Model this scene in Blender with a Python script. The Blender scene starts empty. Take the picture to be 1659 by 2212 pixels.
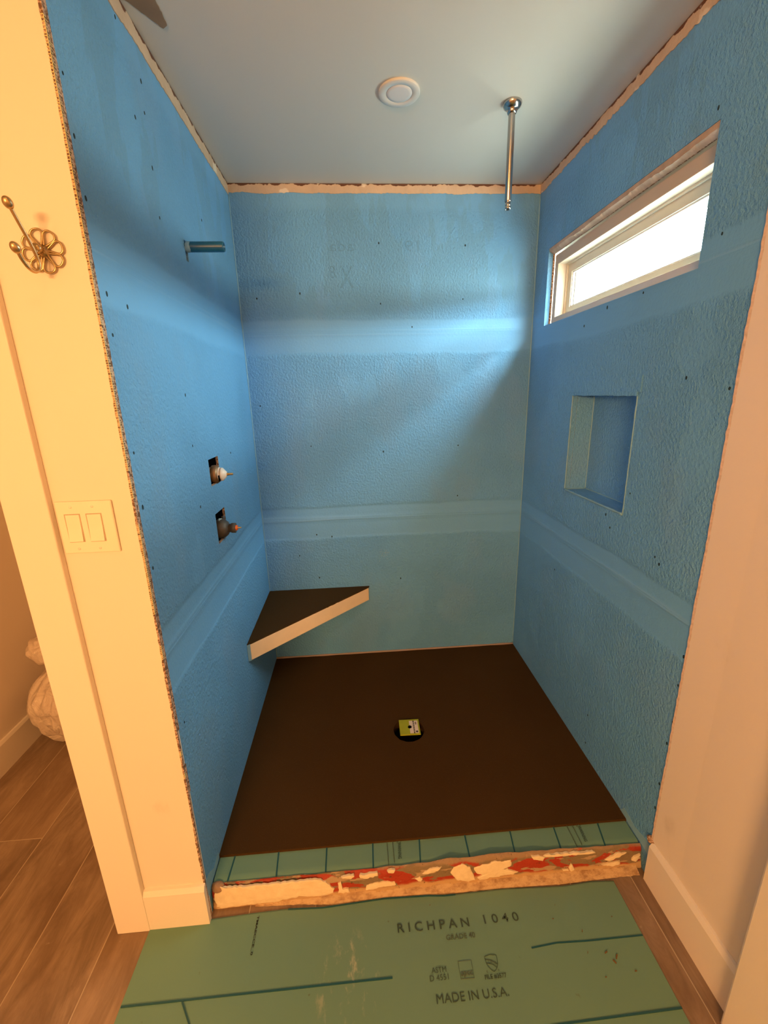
import bpy, bmesh, math, random
from mathutils import Vector, Matrix, noise
random.seed(7)
scn = bpy.context.scene
COL = scn.collection
PI = math.pi

# ------------------------------------------------------------------ dimensions (metres)
W, D1, DF, ZC, H = 1.4474, 1.1375, 1.2644, -0.092, 2.44     # niche width, pan depth, face of front wall, bathroom floor, ceiling

# ------------------------------------------------------------------ camera
cam = bpy.data.cameras.new('camera'); co = bpy.data.objects.new('camera', cam); COL.objects.link(co)
cam.sensor_fit = 'VERTICAL'; cam.sensor_height = 36.0; cam.sensor_width = 27.0
cam.lens = 36.0 * 914.4625 / 2212
RT = Vector((0.997213, -0.070285, -0.025033)); UP = Vector((0.0426, 0.260922, 0.964419)); FW = Vector((0.061253, 0.962798, -0.263189))
m = Matrix((RT, UP, -FW)).transposed().to_4x4(); m.translation = Vector((0.52388, -2.26374, 1.4991))
co.matrix_world = m; cam.clip_start = 0.02
scn.camera = co

# ------------------------------------------------------------------ world: bright overcast sky, darker band at the horizon
wd = bpy.data.worlds.new('world'); scn.world = wd; wd.use_nodes = True
nt = wd.node_tree; nt.nodes.clear()
tc = nt.nodes.new('ShaderNodeTexCoord'); sx = nt.nodes.new('ShaderNodeSeparateXYZ'); nt.links.new(tc.outputs['Generated'], sx.inputs[0])
mr = nt.nodes.new('ShaderNodeMapRange'); mr.inputs['From Min'].default_value = -1; nt.links.new(sx.outputs['Z'], mr.inputs['Value'])
cr = nt.nodes.new('ShaderNodeValToRGB'); nt.links.new(mr.outputs[0], cr.inputs[0])
SKY = [(0.30, (0.38, 0.40, 0.32)), (0.48, (0.50, 0.53, 0.42)), (0.492, (0.10, 0.11, 0.10)), (0.535, (0.10, 0.11, 0.10)), (0.56, (0.78, 0.96, 0.86)), (1.0, (0.72, 0.92, 0.86))]
el = cr.color_ramp.elements
el[0].position = SKY[0][0]; el[0].color = (*SKY[0][1], 1); el[1].position = SKY[-1][0]; el[1].color = (*SKY[-1][1], 1)
for p, c in SKY[1:-1]:
    e = el.new(p); e.color = (*c, 1)
bg = nt.nodes.new('ShaderNodeBackground'); nt.links.new(cr.outputs[0], bg.inputs[0]); bg.inputs[1].default_value = 66.0
wo = nt.nodes.new('ShaderNodeOutputWorld'); nt.links.new(bg.outputs[0], wo.inputs[0])

# ------------------------------------------------------------------ lights the room has
def area(name, loc, aim, size, power, color, shape='DISK', sy=None):
    l = bpy.data.lights.new(name, 'AREA'); l.shape = shape; l.size = size
    if sy: l.size_y = sy
    l.energy = power; l.color = color
    o = bpy.data.objects.new(name, l); COL.objects.link(o); o.location = loc
    o.rotation_euler = (Vector(aim) - Vector(loc)).to_track_quat('-Z', 'Y').to_euler()
    return o
WARM = (1.0, 0.50, 0.17)
area('bathroom_downlight', (0.30, -2.05, 2.41), (0.30, -2.05, 0), 0.14, 1.6, WARM)
area('vanity_light', (-0.35, -4.7, 1.70), (0.75, 0, 1.0), 0.9, 115, WARM, 'RECTANGLE', 0.25)
area('toilet_room_light', (-0.68, -0.75, 2.38), (-0.68, -0.75, 0), 0.14, 2.6, (1.0, .42, .12))
po = area('window_portal', (W + 0.15, -0.61, 1.965), (0, -0.61, 1.965), 0.92, 1, (1, 1, 1), 'RECTANGLE', 0.30)
po.rotation_euler = (0, PI / 2, 0); po.data.size, po.data.size_y = 0.30, 0.92
po.data.cycles.is_portal = True

scn.view_settings.view_transform = 'Standard'; scn.view_settings.look = 'None'
scn.view_settings.gamma = 1; scn.view_settings.use_curve_mapping = False
scn.view_settings.exposure = 0.0

# ------------------------------------------------------------------ node helpers
class N:
    def __init__(s, name):
        s.m = bpy.data.materials.new(name); s.m.use_nodes = True; s.t = s.m.node_tree
        s.b = s.t.nodes['Principled BSDF']; s._p = None
    def new(s, k, **kw):
        n = s.t.nodes.new('ShaderNode' + k)
        for a, v in kw.items(): setattr(n, a, v)
        return n
    def put(s, sock, v):
        if isinstance(v, (int, float)): sock.default_value = v
        elif isinstance(v, (tuple, list)):
            sock.default_value = (*v, 1) if sock.type == 'RGBA' and len(v) == 3 else v
        else: s.t.links.new(v, sock)
    @property
    def pos(s):
        if not s._p: s._p = s.new('NewGeometry').outputs['Position']
        return s._p
    def xyz(s):
        n = s.new('SeparateXYZ'); s.put(n.inputs[0], s.pos); return n.outputs
    def comb(s, x, y, z):
        n = s.new('CombineXYZ'); s.put(n.inputs[0], x); s.put(n.inputs[1], y); s.put(n.inputs[2], z); return n.outputs[0]
    def scale(s, v, sc, off=(0, 0, 0)):
        n = s.new('Mapping'); s.put(n.inputs['Vector'], v); n.inputs['Scale'].default_value = sc; n.inputs['Location'].default_value = off; return n.outputs[0]
    def noise(s, scale, detail=3, vec=None, rough=.5, dist=0):
        n = s.new('TexNoise'); s.put(n.inputs['Vector'], vec if vec is not None else s.pos)
        n.inputs['Scale'].default_value = scale; n.inputs['Detail'].default_value = detail; n.inputs['Roughness'].default_value = rough; n.inputs['Distortion'].default_value = dist
        return n.outputs[0]
    def math(s, op, a, b=0.0, clamp=False):
        n = s.new('Math', operation=op, use_clamp=clamp); s.put(n.inputs[0], a); s.put(n.inputs[1], b); return n.outputs[0]
    def step(s, v, a, b, x=0.0, y=1.0):
        n = s.new('MapRange', interpolation_type='SMOOTHSTEP'); s.put(n.inputs[0], v)
        for i, k in enumerate((a, b, x, y)): n.inputs[i + 1].default_value = k
        return n.outputs[0]
    def mix(s, f, a, b, mode='MIX'):
        n = s.new('Mix', data_type='RGBA', blend_type=mode); s.put(n.inputs[0], f); s.put(n.inputs[6], a); s.put(n.inputs[7], b); return n.outputs[2]
    def bump(s, h, strength=.5, dist=.002, prev=None):
        n = s.new('Bump'); s.put(n.inputs['Height'], h); s.put(n.inputs['Strength'], strength); n.inputs['Distance'].default_value = dist
        if prev is not None: s.put(n.inputs['Normal'], prev)
        s.put(s.b.inputs['Normal'], n.outputs[0]); return n.outputs[0]
    def set(s, color=None, rough=None, metal=None, spec=None, **kw):
        if color is not None: s.put(s.b.inputs['Base Color'], color)
        if rough is not None: s.put(s.b.inputs['Roughness'], rough)
        if metal is not None: s.put(s.b.inputs['Metallic'], metal)
        if spec is not None: s.put(s.b.inputs['Specular IOR Level'], spec)
        for k, v in kw.items(): s.put(s.b.inputs[k], v)
        return s.m

def simple(name, color, rough=.6, metal=0, var=.08, sc=30, bump=0, bsc=200, **kw):
    n = N(name); f = n.noise(sc, 3)
    c = n.mix(f, tuple(max(0, x * (1 - var)) for x in color), tuple(x * (1 + var) for x in color))
    if bump: n.bump(n.noise(bsc, 3), bump, .001)
    return n.set(c, rough, metal, **kw)

# ---- painted-on blue waterproofing over foam board
def blue_material():
    n = N('blue_waterproofing'); x, y, z = n.xyz()
    wob = n.noise(2.2, 3)
    zz = n.math('ADD', z, n.math('MULTIPLY', n.math('SUBTRACT', wob, .5), .05))
    def band(z0, up, dn):
        a = n.step(zz, z0 - dn, z0 - dn + .03); b = n.step(zz, z0 + up, z0 + up - .03)
        return n.math('MULTIPLY', a, b)
    s1 = band(.855, .085, .13); s2 = band(1.81, .075, .115)
    tp = n.step(z, 2.30, 2.36)
    patch = n.step(n.noise(2.1, 3, n.scale(n.pos, (1, 1, .8)), .6), .61, .65)
    smooth = n.math('MAXIMUM', n.math('MAXIMUM', s1, s2), n.math('MAXIMUM', n.math('MULTIPLY', tp, .7), n.math('MULTIPLY', patch, .45)))
    base = n.mix(n.step(n.noise(1.7, 3), .38, .62), BLUE, tuple(c * .88 for c in BLUE))
    base = n.mix(n.math('MULTIPLY', n.step(n.noise(3.0, 5, n.scale(n.pos, (1, 1, .6)), .6), .50, .64), .4), base, BLUE_DRY)
    base = n.mix(n.math('MULTIPLY', smooth, .55), base, BLUE_PALE)
    streak = n.noise(9, 3, n.scale(n.pos, (.16, .16, 9)))
    def near(z0, w): return n.step(n.math('ABSOLUTE', n.math('SUBTRACT', n.math('ADD', z, n.math('MULTIPLY', n.math('SUBTRACT', n.noise(1.1, 1), .5), .02)), z0)), w, 0)
    core = n.math('MAXIMUM', near(.855, .028), near(1.81, .028))
    base = n.mix(n.math('MULTIPLY', core, n.step(streak, .48, .66, 0, .4)), base, BLUE_WHITE)
    brush = n.noise(2.6, 4, n.scale(n.pos, (1.6, 1.6, .55), (2, 0, 1)), .6)
    base = n.mix(n.math('MULTIPLY', n.step(z, 1.90, 1.98), n.step(brush, .50, .53, 0, .42)), base, (.14, .33, .54))
    # fine pale scratches / droplets
    base = n.mix(n.step(n.noise(55, 2), .735, .76, 0, .45), base, BLUE_WHITE)
    n.set(base, n.step(smooth, 0, 1, .60, .56), spec=.28)
    stip = n.noise(105, 4, n.scale(n.pos, (1, 1, .8)), rough=.6)
    st = n.math('MULTIPLY', stip, n.step(smooth, 0, 1, 1, .16))
    b = n.bump(st, 1.0, .0085)
    b = n.bump(n.math('MULTIPLY', streak, core), .8, .006, b)
    n.bump(n.noise(6, 2), .4, .006, b)
    return n.m
BLUE = (.155, .415, .76); BLUE_DRY = (.185, .385, .65); BLUE_PALE = (.158, .405, .73); BLUE_WHITE = (.23, .47, .76)
M_BLUE = blue_material()
M_BLUE_EDGE = simple('blue_foam_edge', (.14, .42, .66), .7, sc=60, bump=.4, bsc=220)
M_SEAL = simple('pale_blue_sealant', (.21, .42, .58), .45, sc=40, bump=.3)
M_HOLE = simple('dark_blue_dimple', (.008, .03, .045), .8)
M_GHOST = simple('ghost_print', (.105, .30, .44), .5, sc=60, var=.18, **{'Alpha': .15})
M_SHADE = simple('shade_black', (.003, .003, .003), 1, spec=0)  # black colour standing in for shade inside holes and recesses

def paint(name, c, sc=1.3, dirt=True):
    n = N(name); col = n.mix(n.noise(sc, 3), tuple(k * .97 for k in c), c)
    if dirt: col = n.mix(n.step(n.noise(3.3, 5, n.scale(n.pos, (1.6, 1.6, 1), (3, 1, 2))), .68, .80, 0, .28), col, (.36, .27, .17))
    n.bump(n.noise(160, 3), .12, .0008)
    return n.set(col, .45, spec=.35)
M_CREAM = paint('cream_wall_paint', (.80, .70, .60))
M_TRIM = paint('cream_trim_gloss', (.80, .72, .62), dirt=False)
M_CEIL = paint('ceiling_white_paint', (.59, .60, .57), dirt=False)

def plaster_material():
    n = N('torn_plaster'); x, y, z = n.xyz()
    c = n.mix(n.noise(14, 4), (.46, .33, .24), (.72, .57, .42))
    zz = n.math('ADD', z, n.math('MULTIPLY', n.math('SUBTRACT', n.noise(26, 4), .5), .035))
    c = n.mix(n.step(zz, 2.4325, 2.4345), c, (.13, .055, .03))
    c = n.mix(n.step(n.noise(9, 5), .62, .66, 0, .7), c, (.84, .76, .64))
    n.bump(n.noise(60, 4), .6, .003); return n.set(c, .9)
M_PLASTER = plaster_material()

def gypsum_material():
    n = N('cut_gypsum'); v = n.noise(150, 4, rough=.7)
    c = n.mix(n.step(v, .45, .57), (.16, .085, .05), (.62, .42, .31))
    n.bump(v, 1.0, .003); return n.set(c, .95)
M_GYP = gypsum_material()
M_MESHTAPE = simple('yellow_mesh_tape', (.66, .55, .26), .6)

def mortar_material():
    n = N('dark_mortar'); x, y, z = n.xyz()
    c = n.mix(n.noise(2.4, 3), (.046, .022, .0055), (.070, .034, .009))
    c = n.mix(n.step(n.noise(260, 2), .55, .75, 0, .5), c, (.085, .044, .014))
    n.bump(n.noise(220, 4, rough=.7), .55, .0015); return n.set(c, .93, spec=.12)
M_MORTAR = mortar_material()

def liner_material():
    n = N('green_liner'); 
    c = n.mix(n.noise(2.0, 3), (.135, .26, .185), (.16, .285, .205))
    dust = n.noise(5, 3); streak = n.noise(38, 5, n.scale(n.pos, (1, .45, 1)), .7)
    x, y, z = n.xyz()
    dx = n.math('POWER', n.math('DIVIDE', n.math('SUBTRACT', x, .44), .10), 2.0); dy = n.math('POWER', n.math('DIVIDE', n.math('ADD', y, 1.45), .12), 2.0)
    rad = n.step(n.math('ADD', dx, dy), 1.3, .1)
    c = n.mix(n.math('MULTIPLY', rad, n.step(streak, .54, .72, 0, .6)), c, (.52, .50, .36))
    c = n.mix(n.step(n.noise(24, 4), .72, .76, 0, .6), c, (.10, .11, .05))
    b = n.bump(n.noise(5, 2), .5, .008); n.bump(n.noise(300, 2), .1, .0006, b)
    return n.set(c, .5, spec=.3)
M_LINER = liner_material()
M_LINE = simple('blue_printed_line', (.012, .085, .10), .5)
M_INK = simple('dark_green_ink', (.045, .075, .045), .55, var=.35, sc=160)
M_INKSOFT = simple('faint_green_ink', (.085, .12, .07), .55, var=.3, sc=160)
M_INKBLACK = simple('black_dot_ink', (.015, .02, .012), .5)

def curb_material():
    n = N('scraped_curb'); 
    big = n.noise(9, 4, n.scale(n.pos, (1, 1, 2.6)), .55, .6)
    c = n.mix(n.step(big, .49, .51), (.215, .15, .085), (.36, .035, .012))
    c = n.mix(n.step(n.noise(22, 5, n.scale(n.pos, (.5, 1, 2))), .57, .60), c, (.40, .27, .16))
    x, y, z = n.xyz()
    zz = n.math('ADD', z, n.math('MULTIPLY', n.math('SUBTRACT', n.noise(12, 4), .5), .03))
    c = n.mix(n.step(zz, -.062, -.072), c, (.50, .31, .15))
    c = n.mix(n.step(zz, -.012, -.004), c, (.31, .20, .12))
    v = n.noise(70, 5, rough=.65)
    c = n.mix(n.step(v, .36, .30), c, (.10, .05, .02))
    n.bump(v, .9, .004); return n.set(c, .6, spec=.4)
M_CURB = curb_material()
def chip_material():
    n = N('cream_plaster_chip'); c = n.mix(n.noise(40, 4), (.66, .50, .30), (.86, .72, .50))
    n.bump(n.noise(55, 4), .5, .003); return n.set(c, .85)
M_CHIP = chip_material()
M_RUBBLE = chip_material(); 
def rubble_material():
    n = N('tan_grout_rubble'); v = n.noise(45, 5, n.scale(n.pos, (.6, 1, 1)), .7)
    c = n.mix(n.step(v, .30, .60), (.34, .19, .09), (.60, .41, .23))
    n.bump(v, 1, .004); return n.set(c, .9)
M_RUBBLE = rubble_material()

def plank_material():
    n = N('wood_plank_tile'); x, y, z = n.xyz()
    u = n.math('DIVIDE', n.math('ADD', x, .304), .2121); colid = n.math('FLOOR', u); fx = n.math('FRACT', u)
    v = n.math('ADD', n.math('DIVIDE', n.math('ADD', y, .943), 1.8), n.math('MULTIPLY', n.math('ADD', colid, 3), .37))
    row = n.math('FLOOR', v); fy = n.math('FRACT', v)
    ex = n.math('MINIMUM', fx, n.math('SUBTRACT', 1, fx)); ey = n.math('MULTIPLY', n.math('MINIMUM', fy, n.math('SUBTRACT', 1, fy)), 8.49)
    gr = n.step(n.math('MINIMUM', ex, ey), .009, .006)
    wn = n.new('TexWhiteNoise', noise_dimensions='2D'); n.put(wn.inputs['Vector'], n.comb(colid, row, 0))
    off = n.new('VectorMath', operation='ADD'); n.put(off.inputs[0], n.pos); n.put(off.inputs[1], n.comb(n.math('MULTIPLY', wn.outputs[0], 7), n.math('MULTIPLY', wn.outputs[0], 13), 0))
    g1 = n.noise(7, 7, n.scale(off.outputs[0], (2.4, .5, 1)), .68, .7); g2 = n.noise(3.4, 5, n.scale(off.outputs[0], (1.6, .8, 1)), .6)
    c = n.mix(n.step(g1, .30, .72), (.17, .112, .070), (.37, .26, .175))
    c = n.mix(n.step(g2, .42, .62, 0, .6), c, (.12, .065, .035))
    c = n.mix(n.math('MULTIPLY', wn.outputs[0], .3), c, (.42, .27, .16))
    c = n.mix(n.step(n.noise(9, 6, None, .7), .64, .74, 0, .35), c, (.62, .52, .40))
    c = n.mix(gr, c, (.47, .36, .25))
    b = n.bump(g1, .15, .002); n.bump(n.math('SUBTRACT', 1, gr), .5, .002, b)
    return n.set(c, .5, spec=.35)
M_PLANK = plank_material()

M_CHROME = simple('brushed_nickel', (.48, .46, .44), .20, 1, .03)
M_BRASS = simple('antique_brass', (.50, .37, .20), .34, 1, .12, 60)
M_BRONZE = simple('dull_bronze', (.30, .18, .10), .45, .7, .25, 90)
M_DARKVALVE = simple('dark_valve_body', (.10, .085, .07), .5, .3, .3, 90)
M_WHITEPL = simple('white_valve_plastic', (.80, .74, .68), .4)
M_ORANGE = simple('orange_plastic', (.80, .17, .04), .4)
M_COPPER = simple('copper_pipe', (.62, .27, .18), .4, .8)
M_PIPEBLUE = simple('blue_coated_pipe', (.008, .11, .24), .35, sc=45, var=.3)
M_SWITCH = simple('cream_switch_plastic', (.83, .74, .60), .35, var=.02)
M_LAMP = simple('lamp_trim_white', (.62, .62, .61), .45, var=.02)
M_LENS = simple('lamp_lens', (.66, .65, .66), .3, var=.02)
M_LIME = simple('lime_foam', (.37, .42, .012), .7, bump=.3)
M_LABEL = simple('paper_label', (.80, .70, .58), .6, var=.03)
M_LABELINK = simple('label_ink', (.06, .045, .03), .6)
M_FOAM = simple('tan_foam_face', (.90, .68, .42), .75, sc=14, var=.10, bump=.4, bsc=60)
M_TORN = simple('torn_brown_paper', (.26, .19, .13), .85, sc=12, var=.25)
def wood_white():
    n = N('primed_wood_jamb'); c = n.mix(n.noise(12, 5, n.scale(n.pos, (1, .15, 1)), .6), (.46, .38, .30), (.60, .53, .44))
    return n.set(c, .6)
M_JAMB = wood_white()
M_SASH = simple('almond_vinyl', (.58, .54, .45), .45, var=.03)
M_BEAD = simple('white_vinyl', (.80, .80, .78), .4, var=.02)
M_SHINGLE = simple('pebbled_eave', (.022, .030, .025), .9, sc=40, var=.5)
def glass_mat():
    m = bpy.data.materials.new('window_glass'); m.use_nodes = True; t = m.node_tree; t.nodes.clear()
    a = t.nodes.new('ShaderNodeBsdfTransparent'); b = t.nodes.new('ShaderNodeBsdfGlossy'); b.inputs['Roughness'].default_value = .02
    lw = t.nodes.new('ShaderNodeLayerWeight'); pw = t.nodes.new('ShaderNodeMath'); pw.operation = 'POWER'; t.links.new(lw.outputs['Facing'], pw.inputs[0]); pw.inputs[1].default_value = 4.0; f = t.nodes.new('ShaderNodeMath'); f.operation = 'MULTIPLY'; t.links.new(pw.outputs[0], f.inputs[0]); f.inputs[1].default_value = .35; x = t.nodes.new('ShaderNodeMixShader'); o = t.nodes.new('ShaderNodeOutputMaterial')
    t.links.new(f.outputs[0], x.inputs[0]); t.links.new(a.outputs[0], x.inputs[1]); t.links.new(b.outputs[0], x.inputs[2]); t.links.new(x.outputs[0], o.inputs[0]); return m
M_GLASS = glass_mat()
def bag_mat():
    n = N('cloudy_plastic_film'); c = n.mix(n.noise(7, 4), (.62, .48, .38), (.80, .66, .54))
    n.bump(n.noise(16, 5, None, .6, 1.0), .9, .02)
    n.set(c, .32, spec=.5); n.b.inputs['Alpha'].default_value = .90; return n.m
M_BAG = bag_mat()

# ------------------------------------------------------------------ mesh helpers
def obj(name, bm, mat, parent=None, smooth=False, bevel=0):
    me = bpy.data.meshes.new(name); bmesh.ops.recalc_face_normals(bm, faces=bm.faces[:]); bm.to_mesh(me); bm.free()
    if smooth:
        for p in me.polygons: p.use_smooth = True
    for mm in (mat if isinstance(mat, (list, tuple)) else [mat]): me.materials.append(mm)
    o = bpy.data.objects.new(name, me); COL.objects.link(o)
    if parent: o.parent = parent
    if bevel:
        b = o.modifiers.new('bevel', 'BEVEL'); b.width = bevel; b.segments = 2; b.limit_method = 'ANGLE'
    return o
def struct(o): o['kind'] = 'structure'; return o
def tag(o, label, cat, group=None):
    o['label'] = label; o['category'] = cat
    if group: o['group'] = group
    return o
def empty(name, loc=(0, 0, 0)):
    o = bpy.data.objects.new(name, None); COL.objects.link(o); o.location = (0, 0, 0); o.empty_display_size = .05; return o
def box(bm, x0, x1, y0, y1, z0, z1):
    vs = [bm.verts.new((x, y, z)) for x in (x0, x1) for y in (y0, y1) for z in (z0, z1)]
    for f in ((0, 1, 3, 2), (4, 6, 7, 5), (0, 4, 5, 1), (2, 3, 7, 6), (0, 2, 6, 4), (1, 5, 7, 3)): bm.faces.new([vs[i] for i in f])
    return vs
def bx(*a):
    bm = bmesh.new(); box(bm, *a); return bm
def P3(ax, a, b, c):      # point with coordinate c on axis ax and (a,b) on the other two in order
    v = [a, b]; v.insert(ax, c); return Vector(v)
def slab(ax, c0, c1, us, vs, holes, jit=None):
    """wall slab between c0 and c1 on axis ax with rectangular holes (u0,u1,v0,v1)"""
    us = sorted(set(us) | {h[i] for h in holes for i in (0, 1)}); vs = sorted(set(vs) | {h[i] for h in holes for i in (2, 3)})
    bm = bmesh.new(); cache = {}
    def V(i, j, k):
        key = (i, j, k)
        if key not in cache: cache[key] = bm.verts.new(P3(ax, us[i], vs[j], (c0, c1)[k]))
        return cache[key]
    def solid(i, j):
        if i < 0 or j < 0 or i >= len(us) - 1 or j >= len(vs) - 1: return False
        a, b = (us[i] + us[i + 1]) / 2, (vs[j] + vs[j + 1]) / 2
        return not any(h[0] < a < h[1] and h[2] < b < h[3] for h in holes)
    for i in range(len(us) - 1):
        for j in range(len(vs) - 1):
            if not solid(i, j): continue
            for k in (0, 1): bm.faces.new((V(i, j, k), V(i + 1, j, k), V(i + 1, j + 1, k), V(i, j + 1, k)))
            if not solid(i - 1, j): bm.faces.new((V(i, j, 0), V(i, j + 1, 0), V(i, j + 1, 1), V(i, j, 1)))
            if not solid(i + 1, j): bm.faces.new((V(i + 1, j, 0), V(i + 1, j + 1, 0), V(i + 1, j + 1, 1), V(i + 1, j, 1)))
            if not solid(i, j - 1): bm.faces.new((V(i, j, 0), V(i + 1, j, 0), V(i + 1, j, 1), V(i, j, 1)))
            if not solid(i, j + 1): bm.faces.new((V(i, j + 1, 0), V(i + 1, j + 1, 0), V(i + 1, j + 1, 1), V(i, j + 1, 1)))
    return bm
def prism(bm, ax, pts, c0, c1):
    a = [bm.verts.new(P3(ax, u, v, c0)) for u, v in pts]; b = [bm.verts.new(P3(ax, u, v, c1)) for u, v in pts]
    bm.faces.new(a); bm.faces.new(b[::-1]); n = len(a)
    for i in range(n): bm.faces.new((a[i], a[(i + 1) % n], b[(i + 1) % n], b[i]))
def jag(pts, step=.006, amp=.002, seed=0):
    out = []
    n = len(pts)
    for i in range(n):
        a, b = Vector(pts[i]), Vector(pts[(i + 1) % n]); k = max(1, int((b - a).length / step))
        for j in range(k):
            p = a.lerp(b, j / k); q = Vector((p.x * 90 + seed, p.y * 90, seed * 3.1))
            out.append((p.x + amp * noise.noise(q), p.y + amp * noise.noise(q + Vector((31, 7, 3)))))
    return out
def lathe(bm, prof, seg=32, mat=Matrix()):
    rings = []
    for r, z in prof:
        rings.append([bm.verts.new(mat @ Vector((r * math.cos(2 * PI * i / seg), r * math.sin(2 * PI * i / seg), z))) for i in range(seg)] if r > 1e-6 else [bm.verts.new(mat @ Vector((0, 0, z)))])
    for a, b in zip(rings, rings[1:]):
        for i in range(seg):
            j = (i + 1) % seg
            if len(a) == 1 and len(b) == 1: continue
            if len(a) == 1: bm.faces.new((a[0], b[j], b[i]))
            elif len(b) == 1: bm.faces.new((a[i], a[j], b[0]))
            else: bm.faces.new((a[i], a[j], b[j], b[i]))
def sweep(bm, pts, r, seg=12, closed=False):
    pts = [Vector(p) for p in pts]; n = len(pts); rs = r if isinstance(r, (list, tuple)) else [r] * n
    T = [(pts[(i + 1) % n] - pts[i - 1]).normalized() if (closed or 0 < i < n - 1) else ((pts[1] - pts[0]) if i == 0 else (pts[-1] - pts[-2])).normalized() for i in range(n)]
    u = T[0].orthogonal().normalized(); rings = []
    for i in range(n):
        u = (u - T[i] * u.dot(T[i])).normalized(); v = T[i].cross(u)
        rings.append([bm.verts.new(pts[i] + rs[i] * (math.cos(2 * PI * k / seg) * u + math.sin(2 * PI * k / seg) * v)) for k in range(seg)])
    for i in range(n if closed else n - 1):
        a, b = rings[i], rings[(i + 1) % n]
        for k in range(seg): bm.faces.new((a[k], a[(k + 1) % seg], b[(k + 1) % seg], b[k]))
    if not closed: bm.faces.new(rings[0][::-1]); bm.faces.new(rings[-1])
def catmull(p, k=8):
    p = [Vector(q) for q in p]; p = [2 * p[0] - p[1]] + p + [2 * p[-1] - p[-2]]; out = []
    for i in range(1, len(p) - 2):
        for j in range(k):
            t = j / k; out.append(.5 * ((2 * p[i]) + (-p[i - 1] + p[i + 1]) * t + (2 * p[i - 1] - 5 * p[i] + 4 * p[i + 1] - p[i + 2]) * t * t + (-p[i - 1] + 3 * p[i] - 3 * p[i + 1] + p[i + 2]) * t ** 3))
    return out + [p[-2]]
def rotm(axis_z, loc):      # frame whose local z is axis_z
    return Matrix.Translation(Vector(loc)) @ Vector(axis_z).to_track_quat('Z', 'Y').to_matrix().to_4x4()
def text(name, body, fit, mat, parent, origin, X, Y, spacing=1.0, bold=0.0, mirror=False):
    """lettering fitted into a width x height box lying along X (reading direction) and Y (letter up) at origin"""
    cu = bpy.data.curves.new(name, 'FONT'); cu.body = body; cu.space_character = spacing; cu.offset = bold; cu.size = 1; cu.resolution_u = 3
    t = bpy.data.objects.new('tmp', cu); COL.objects.link(t); bpy.context.view_layer.update()
    me = bpy.data.meshes.new_from_object(t.evaluated_get(bpy.context.evaluated_depsgraph_get())); bpy.data.objects.remove(t)
    xs = [v.co.x for v in me.vertices]; ys = [v.co.y for v in me.vertices]; x0, x1, y0, y1 = min(xs), max(xs), min(ys), max(ys)
    X, Y, O = Vector(X), Vector(Y), Vector(origin)
    for v in me.vertices:
        a = (v.co.x - x0) / (x1 - x0); b = (v.co.y - y0) / (y1 - y0)
        if mirror: a = 1 - a
        v.co = O + X * (a * fit[0]) + Y * (b * fit[1])
    me.materials.clear(); me.materials.append(mat); me.name = name
    o = bpy.data.objects.new(name, me); COL.objects.link(o); o.parent = parent; return o

# ================================================================== STRUCTURE
def lin(a, b, n): return [a + (b - a) * i / n for i in range(n + 1)]
BT = 2.415                                                      # top of the blue coat

# back wall
wall_back = struct(obj('wall_back', slab(1, 0, .05, [-.05, W + .05], [-.12, H], []), M_BLUE))
# left wall with the cut-outs for arm and valves
HL = [(-.672, -.650, 1.944, 2.004), (-.722, -.610, 1.200, 1.297), (-.724, -.610, .980, 1.096)]
wall_left = struct(obj('wall_left', slab(0, -.009, 0, [-1.246, 0], [-.12, H], HL), M_BLUE))
# right wall with window and recessed shelf
WIN = (-1.077, -.138, 1.805, 2.132); NI = (-.897, -.475, 1.080, 1.488)
wall_right = struct(obj('wall_right', slab(0, W, W + .021, [-1.262, 0], [-.12, H], [WIN, NI]), M_BLUE))

def strip(name, ax, c0, c1, a0, a1, parent, seed, lo=2.402, hi=H - .0005, amp=.007):
    bot = []; n = int((a1 - a0) / .005)
    for i in range(n + 1):
        a = a0 + (a1 - a0) * i / n
        bot.append((a, lo + amp * noise.noise(Vector((a * 9, seed, 0))) + amp * .5 * noise.noise(Vector((a * 70, seed, 4)))))
    bm = bmesh.new()
    for (p, q) in zip(bot, bot[1:]):
        prism(bm, ax, [(p[0], p[1]), (q[0], q[1]), (q[0], hi), (p[0], hi)], c0, c1)
    bmesh.ops.remove_doubles(bm, verts=bm.verts[:], dist=1e-5)
    return obj(name, bm, M_PLASTER, parent)
strip('plaster_strip', 1, -.0025, .001, 0, W, wall_back, 1)
strip('plaster_strip', 0, -.001, .0025, -1.246, 0, wall_left, 5, 2.396)
strip('plaster_strip', 0, W - .0025, W + .001, -1.262, 0, wall_right, 9, 2.402, amp=.012)

# corner sealant beads
bm = bmesh.new()
for x in (0, W): sweep(bm, [(x + (.0015 if x == 0 else -.0015), -.0015, z + 0) for z in lin(0, 2.40, 60)], [.0028 + .0010 * noise.noise(Vector((x, 0, z * 14))) for z in lin(0, 2.40, 60)], 8)
obj('corner_bead', bm, M_SEAL, wall_back, True)
bm = bmesh.new(); sweep(bm, [(x, -.002, .002) for x in lin(.0, W, 40)], [.006 + .003 * noise.noise(Vector((x * 12, 0, 0))) for x in lin(0, W, 40)], 8)
obj('floor_bead', bm, simple('pinkish_bead', (.36, .27, .23), .8), wall_back, True)

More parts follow.
